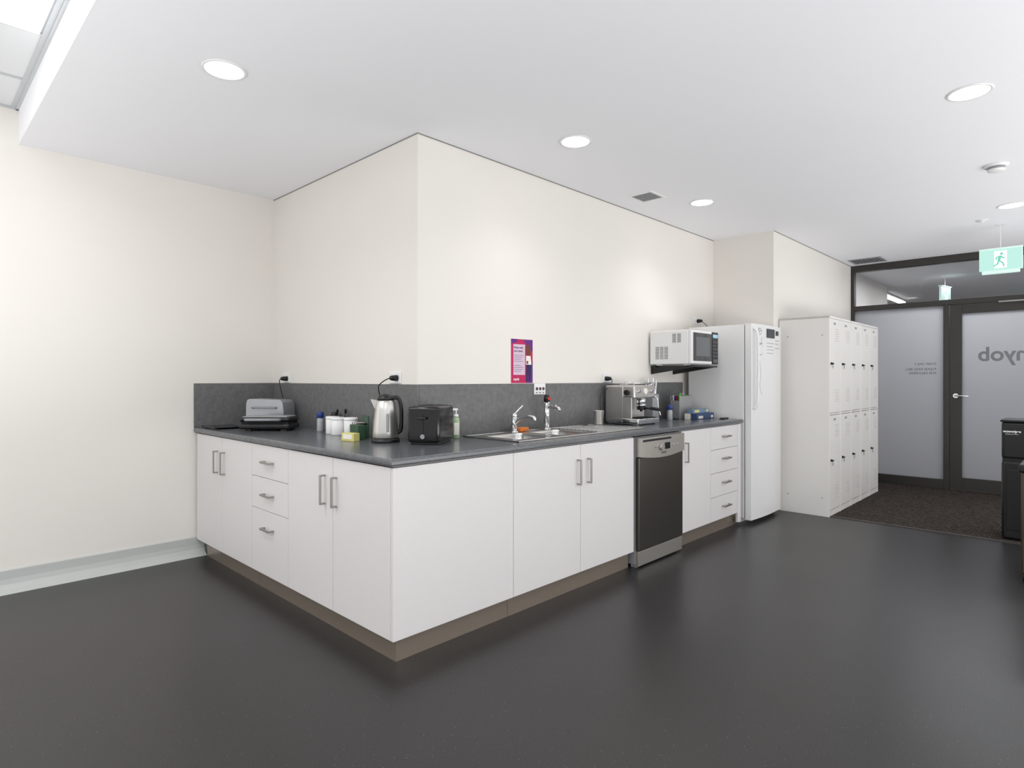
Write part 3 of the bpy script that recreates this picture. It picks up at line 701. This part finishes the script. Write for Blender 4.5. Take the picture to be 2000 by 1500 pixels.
cord(k,[(XS-0.045,2.955,1.265),(XS-0.075,2.97,1.255),(XS-0.09,3.02,1.22),(XS-0.06,3.06,1.17),(XS-0.04,3.05,1.08),(XS-0.05,3.0,0.96),(1.98,2.9,CT+0.008),(1.955,2.85,CT+0.008)],(XS-0.0095,2.955,1.265),'X')
# toaster
t=thing('toaster','glossy black two-slice toaster at the worktop corner','toaster',(2.035,2.585,CT),RA+math.radians(-14))
part(B().box(-0.090,0.090,-0.115,0.115,0.012,0.203,0.016,5),'body',t,Mblackg)
part(B().box(-0.078,0.078,-0.10,0.10,0,0.014,0.004),'foot_plate',t,Mblack)
part(B().box(-0.062,0.062,-0.095,0.095,0.201,0.206,0.002),'top_plate',t,mat('dark_metal',(50,50,52),0.3,metal=0.6))
for x in (-0.042,0.012): part(B().box(x,x+0.03,-0.08,0.08,0.204,0.2075),'slot',t,Mdark)
part(B().box(-0.022,0.022,-0.138,-0.113,0.135,0.148,0.004,3).box(-0.004,0.004,-0.118,-0.112,0.06,0.16),'lever',t,Mblack)
part(B().cyl((0.0,-0.115,0.045),(0.0,-0.124,0.045),0.012,seg=20),'dial',t,Mgrey)
# soap bottle
sp=thing('soap_bottle','clear green hand soap bottle with white pump','soap bottle',(2.305,2.69,CT),-0.6)
part(B().lathe([(0,0),(0.019,0),(0.021,0.005),(0.021,0.10),(0.016,0.118),(0.012,0.125),(0,0.125)],sy=0.75),'bottle',sp,Msoap)
part(B().box(-0.014,0.014,-0.0175,-0.0152,0.02,0.09,0.001),'paper_label',sp,Mcream)
part(B().cyl((0,0,0.125),(0,0,0.14),0.013).cyl((0,0,0.14),(0,0,0.165),0.004).box(-0.03,0.01,-0.008,0.008,0.163,0.175,0.003),'pump',sp,Mwhitep)
# presses
def press(loc,rot,lab,w,dp,m1):
    p=thing('sandwich_press',lab,'sandwich press',loc,rot)
    part(B().box(-w,w,-dp,dp,0.012,0.050,0.014,4).box(-w+0.03,-w+0.07,-dp+0.03,-dp+0.06,0,0.013).box(w-0.07,w-0.03,-dp+0.03,-dp+0.06,0,0.013).box(-w+0.03,-w+0.07,dp-0.06,dp-0.03,0,0.013).box(w-0.07,w-0.03,dp-0.06,dp-0.03,0,0.013),'base',p,Mblack)
    part(B().box(-w+0.012,w-0.012,-dp+0.015,dp-0.015,0.049,0.060),'hot_plate',p,Mdark)
    part(B().box(-w+0.002,w-0.002,-dp+0.004,dp-0.004,0.061,0.092,0.014,4),'lid',p,Mblack)
    part(B().box(-w+0.02,w-0.02,-dp+0.015,dp-0.015,0.090,0.098,0.004),'lid_plate',p,m1)
    part(B().tube([(-w+0.06,-dp+0.01,0.075),(-w+0.06,-dp-0.035,0.078),(w-0.06,-dp-0.035,0.078),(w-0.06,-dp+0.01,0.075)],0.010,10),'handle',p,Mgrey)
    return p
p1=press((1.785,4.03,CT),RA,'black and silver sandwich press with lid closed',0.17,0.10,Mgrey)
p2=thing('contact_grill','silver contact grill standing behind the sandwich press','contact grill',(1.895,4.265,CT),-1.0)
part(B().box(-0.15,0.15,-0.075,0.075,0.01,0.075,0.012,4).box(-0.12,-0.09,-0.055,-0.03,0,0.011).box(0.09,0.12,-0.055,-0.03,0,0.011).box(-0.12,-0.09,0.03,0.055,0,0.011).box(0.09,0.12,0.03,0.055,0,0.011),'base',p2,Mblack)
part(B().prism([(-0.148,0.078),(0.148,0.078),(0.147,0.13),(0.140,0.18),(0.120,0.200),(-0.120,0.206),(-0.138,0.198),(-0.147,0.17)],'Y',-0.072,0.072),'lid',p2,mat('silver_plastic',(172,174,178),0.3,metal=0.5))
part(B().tube([(-0.09,-0.07,0.14),(-0.09,-0.092,0.145),(0.09,-0.092,0.145),(0.09,-0.07,0.14)],0.006,10),'handle',p2,Mgrey)
cord(p2,[(XS-0.045,4.378,1.262),(XS-0.07,4.37,1.25),(XS-0.07,4.36,1.2),(XS-0.05,4.36,1.12),(XS-0.06,4.33,1.06),(XS-0.11,4.30,1.02)],(XS-0.0095,4.378,1.262),'X')
b=B().box(-0.10,0.10,-0.125,0.125,0.006,0.016,0.004).box(-0.08,0.08,-0.11,0.11,0.0,0.007)
single(b,'induction_cooktop',Mblackg,'flat black glass portable cooktop on the worktop','cooktop',(1.625,4.43,CT),0)
# small items
def grinder(loc,lab,capm):
    s=thing('spice_grinder',lab,'spice grinder',loc)
    part(B().lathe([(0,0),(0.022,0),(0.023,0.004),(0.022,0.075),(0.017,0.09),(0,0.09)],seg=24),'jar',s,mat('glass_jar',(170,172,176),0.12,coat=0.5))
    part(B().lathe([(0.018,0.09),(0.023,0.093),(0.023,0.125),(0.019,0.13),(0,0.13)],seg=24),'cap',s,capm)
grinder((1.975,3.69,CT),'small glass spice grinder with dark blue cap',Mblue)
grinder((2.03,3.60,CT),'small glass spice grinder with black cap',Mblack)
grinder((4.56,2.56,CT),'clear glass grinder with dark blue cap',Mblue)
uh=thing('utensil_holder','black cup holding teaspoons near the splashback','utensil holder',(2.02,3.49,CT))
part(B().lathe([(0,0),(0.033,0),(0.036,0.10),(0.033,0.10),(0.030,0.006),(0,0.006)],seg=24),'cup',uh,Mblack)
for i,(a,bb) in enumerate(((0.03,0.01),(-0.02,0.02),(0.01,-0.025))): part(B().tube([(0,0,0.01),(a,bb,0.13)],0.0025,6).ball((a*1.05,bb*1.05,0.14),0.010,(1,0.5,1.5),12),'spoon',uh,Mblack)
for i,(x,y) in enumerate(((1.945,3.475),(1.925,3.375),(1.965,3.29))):
    c=thing('canister','white ceramic canister with flat lid in a row','canister',(x,y,CT),group='white canisters')
    part(B().lathe([(0,0),(0.040,0),(0.042,0.004),(0.042,0.092),(0.040,0.094),(0,0.094)]),'jar',c,Mwhitep)
    part(B().lathe([(0,0.0945),(0.043,0.0945),(0.044,0.098),(0.043,0.108),(0.038,0.111),(0,0.111)]),'lid',c,Mwhitep)
tb=thing('tea_box','open dark green tea bag box','tea box',(1.93,3.135,CT),-math.pi/2-0.3)
part(B().box(-0.07,0.07,-0.04,0.04,0,0.075,0.001).box(-0.07,0.07,0.034,0.04,0.075,0.13,0.001),'carton',tb,Mteabox)
part(B().box(-0.05,0.05,-0.0415,-0.040,0.015,0.05),'printed_panel',tb,Mcream)
for i in range(5): part(B().box(-0.055+i*0.022,-0.04+i*0.022,-0.03,0.03,0.075,0.088,0.001),'sachet',tb,Mcream if i%2 else Mblack)
for i,(x,y,r,m) in enumerate(((1.79,3.00,0.2,Myel),(1.86,3.04,-0.1,Mteabox))):
    s=thing('tea_packet','small %s cardboard packet in front of tea box'%('pale yellow' if i==0 else 'dark green'),'packet',(x,y,CT),-math.pi/2+r)
    part(B().box(-0.05,0.05,-0.022,0.022,0,0.045 if i==0 else 0.085,0.002),'carton',s,m)
    part(B().box(-0.035,0.035,-0.0235,-0.022,0.012,0.038),'printed_panel',s,Mcream)
# coffee machine
cm=thing('coffee_machine','stainless steel espresso machine with steam wand','coffee machine',(3.99,2.6,CT),world=True)
cx0,cx1,cy0,cy1=3.85,4.15,2.44,2.72;z=CT
part(B().box(cx0,cx1,cy0+0.11,cy1,z+0.015,z+0.30,0.012,4).box(cx0,cx1,cy0+0.015,cy0+0.12,z+0.20,z+0.30,0.012,4).box(cx0,cx0+0.012,cy0+0.04,cy0+0.12,z+0.05,z+0.22,0.003),'body',cm,Msteelb)
part(B().box(cx0-0.005,cx1+0.005,cy0-0.02,cy1-0.02,z+0.006,z+0.05,0.008,3).box(cx0+0.01,cx0+0.04,cy0+0.0,cy0+0.03,z,z+0.007).box(cx1-0.04,cx1-0.01,cy0+0.0,cy0+0.03,z,z+0.007).box(cx0+0.01,cx0+0.04,cy1-0.06,cy1-0.03,z,z+0.007).box(cx1-0.04,cx1-0.01,cy1-0.06,cy1-0.03,z,z+0.007),'drip_tray',cm,Mchrome)
b=B()
for i in range(10): b.box(cx0+0.02+i*0.027,cx0+0.03+i*0.027,cy0-0.012,cy0+0.10,z+0.0505,z+0.054)
part(b,'grate',cm,Mdark)
part(B().tube([(cx0+0.01,cy0+0.03,z+0.315),(cx1-0.01,cy0+0.03,z+0.315),(cx1-0.01,cy1-0.01,z+0.315),(cx0+0.01,cy1-0.01,z+0.315),(cx0+0.01,cy0+0.03,z+0.315)],0.004,8).cyl((cx0+0.02,cy0+0.03,z+0.30),(cx0+0.02,cy0+0.03,z+0.315),0.003,seg=8),'cup_rail',cm,Mchrome)
part(B().cyl((4.0,cy0+0.05,z+0.20),(4.0,cy0+0.05,z+0.155),0.035).cyl((4.0,cy0+0.05,z+0.155),(4.0,cy0+0.05,z+0.14),0.039),'group_head',cm,Mchrome)
part(B().cyl((4.0,cy0+0.05,z+0.14),(4.0,cy0+0.05,z+0.112),0.034).tube([(4.0,cy0+0.02,z+0.125),(4.0,cy0-0.03,z+0.125)],0.007).tube([(4.0,cy0-0.03,z+0.125),(4.0,cy0-0.12,z+0.118)],0.013,12).tube([(4.0,cy0+0.05,z+0.112),(4.0,cy0+0.05,z+0.098)],0.010),'portafilter',cm,Mblack,'portafilter with black handle')
part(B().tube([(4.11,cy0+0.01,z+0.215),(4.115,cy0-0.02,z+0.20),(4.12,cy0-0.03,z+0.12),(4.125,cy0-0.045,z+0.065)],0.005,8,sub=4).tube([(4.04,cy0+0.0,z+0.30),(4.10,cy0-0.01,z+0.32)],0.004,8),'steam_wand',cm,Mchrome)
part(B().cyl((cx0,cy0+0.075,z+0.245),(cx0-0.022,cy0+0.075,z+0.245),0.020),'side_knob',cm,Mblack)
part(B().cyl((4.0,cy0+0.016,z+0.255),(4.0,cy0+0.008,z+0.255),0.024),'pressure_gauge',cm,Mcream)
for x in (3.91,4.09): part(B().cyl((x,cy0+0.016,z+0.255),(x,cy0+0.002,z+0.255),0.013),'button',cm,Mchrome)
part(B().cyl((3.93,2.60,z+0.3005),(3.93,2.60,z+0.325),0.030,0.034),'tamper_cup',cm,Mchrome)
cord(cm,[(3.911,YW-0.045,1.262),(3.905,YW-0.07,1.25),(3.875,YW-0.07,1.2),(3.80,YW-0.045,1.15),(3.79,YW-0.04,1.05),(3.82,YW-0.035,0.96),(3.86,YW-0.045,0.94)],(3.911,YW-0.0095,1.262),'Y')
# knife block
kb=thing('knife_block','steel knife block with upright pale-handled knives','knife block',(4.44,2.67,CT))
part(B().box(-0.05,0.05,-0.05,0.05,0,0.22,0.006,3),'block',kb,Mgrey)
for i in range(6):
    x=-0.035+0.035*(i%3);y=-0.022+0.044*(i//3);h=0.335+0.012*((i*2)%3)
    part(B().box(x-0.009,x+0.009,y-0.006,y+0.006,0.22,h,0.004,3).rot(0.10*((i%3)-1)+0.05,'Y',(x,y,0.22)),'knife_handle',kb,Mchrome)
# board holder
bh=thing('cutting_board_holder','grey steel rack holding coloured cutting boards','cutting board rack',(4.83,2.60,CT))
part(B().box(-0.11,0.11,-0.045,-0.04,0.0,0.20,0.002).box(-0.11,0.11,0.04,0.045,0.0,0.20,0.002).box(-0.11,0.11,-0.04,0.04,0,0.006).box(-0.11,-0.105,-0.04,0.04,0,0.16).box(0.105,0.11,-0.04,0.04,0,0.16),'rack',bh,mat('grey_steel',(165,166,168),0.45,metal=0.5))
for i,m in enumerate((Mgreen,Mred,Mblue,Mwhitep)):
    part(B().box(-0.10,0.10,-0.033+i*0.018,-0.025+i*0.018,0.006,0.205,0.003).box(-0.09+i*0.045,-0.055+i*0.045,-0.033+i*0.018,-0.025+i*0.018,0.20,0.225,0.002),'cutting_board',bh,m)
for i,(y,zz,m,lab,L) in enumerate(((2.44,0,mat('mid_blue_card',(58,80,118),0.5),'long blue cling wrap box lying on worktop',0.16),(2.50,0,Mcream,'white foil wrap box lying on worktop',0.165),(2.47,0.051,mat('light_blue_card',(110,138,165),0.5),'pale blue baking paper box on top',0.15))):
    w_=thing('wrap_box',lab,'wrap box',(4.92-i*0.01,y,CT+zz),0.0,group='food wrap boxes')
    part(B().box(-L,L,-0.024,0.024,0,0.05 if i<2 else 0.035,0.002),'carton',w_,m)
    for a_,b_ in ((-L+0.03,-L+0.11),(L-0.06,L-0.02)): part(B().box(a_,b_,-0.0255,-0.024,0.008,0.03),'printed_panel',w_,(Mcream,Myel,Myel)[i])
single(B().box(-0.06,0.06,-0.02,0.02,0,0.012,0.004,3),'black_pad',Mblack,'small flat black object at worktop end','pad',(5.03,2.30,CT),0.1)  # plain dark pad, not identified further
# fridge cord
cord(fr,[(5.44,YW-0.045,1.82),(5.50,YW-0.05,1.80),(5.56,YW-0.045,1.78),(5.60,YW-0.03,1.72),(5.60,YW-0.03,1.5)],(5.44,YW-0.0095,1.822),'Y')
# ---------------------------------------------------------------- lights & world
def area(name,loc,rot,sx,sy,e,c=(1,1,1)):
    L=bpy.data.lights.new(name,'AREA');L.shape='RECTANGLE';L.size=sx;L.size_y=sy;L.energy=e;L.color=c
    o=bpy.data.objects.new(name,L);o.location=loc;o.rotation_euler=rot;COL.objects.link(o);return o
area('corridor_fill',(10.5,0.8,CZ-0.06),(0,0,0),1.2,1.2,60)  # unseen fill lights added beyond the glass to light the frosted panes
area('corridor_fill',(9.0,0.9,CZ-0.06),(0,0,0),0.5,1.6,36)
# added fill: unseen area lights facing up to brighten the ceiling
area('ceiling_fill',(2.8,-2.3,0.25),(math.pi-0.25,0,0),6.5,2.6,212,(1,0.992,0.984))
area('ceiling_fill',(7.0,-1.6,0.25),(math.pi-0.2,0,0),2.2,2.0,42,(1,0.992,0.984))
area('ceiling_fill',(-1.9,1.4,0.25),(math.pi,-0.25,0),2.4,5.0,165,(1,0.992,0.984))
w=bpy.data.worlds.new('World');sc.world=w;w.use_nodes=True
bg=w.node_tree.nodes['Background'];bg.inputs[0].default_value=(0.99,0.99,0.995,1);bg.inputs[1].default_value=0.93
# ---------------------------------------------------------------- camera
cam=bpy.data.cameras.new('camera');co=bpy.data.objects.new('camera',cam);COL.objects.link(co)
cam.sensor_width=36;cam.lens=36*1169/2000;cam.shift_y=-0.005;cam.clip_start=0.05
co.location=(0,0,H);co.rotation_euler=(math.pi/2,0,math.radians(44.08-90))
sc.camera=co
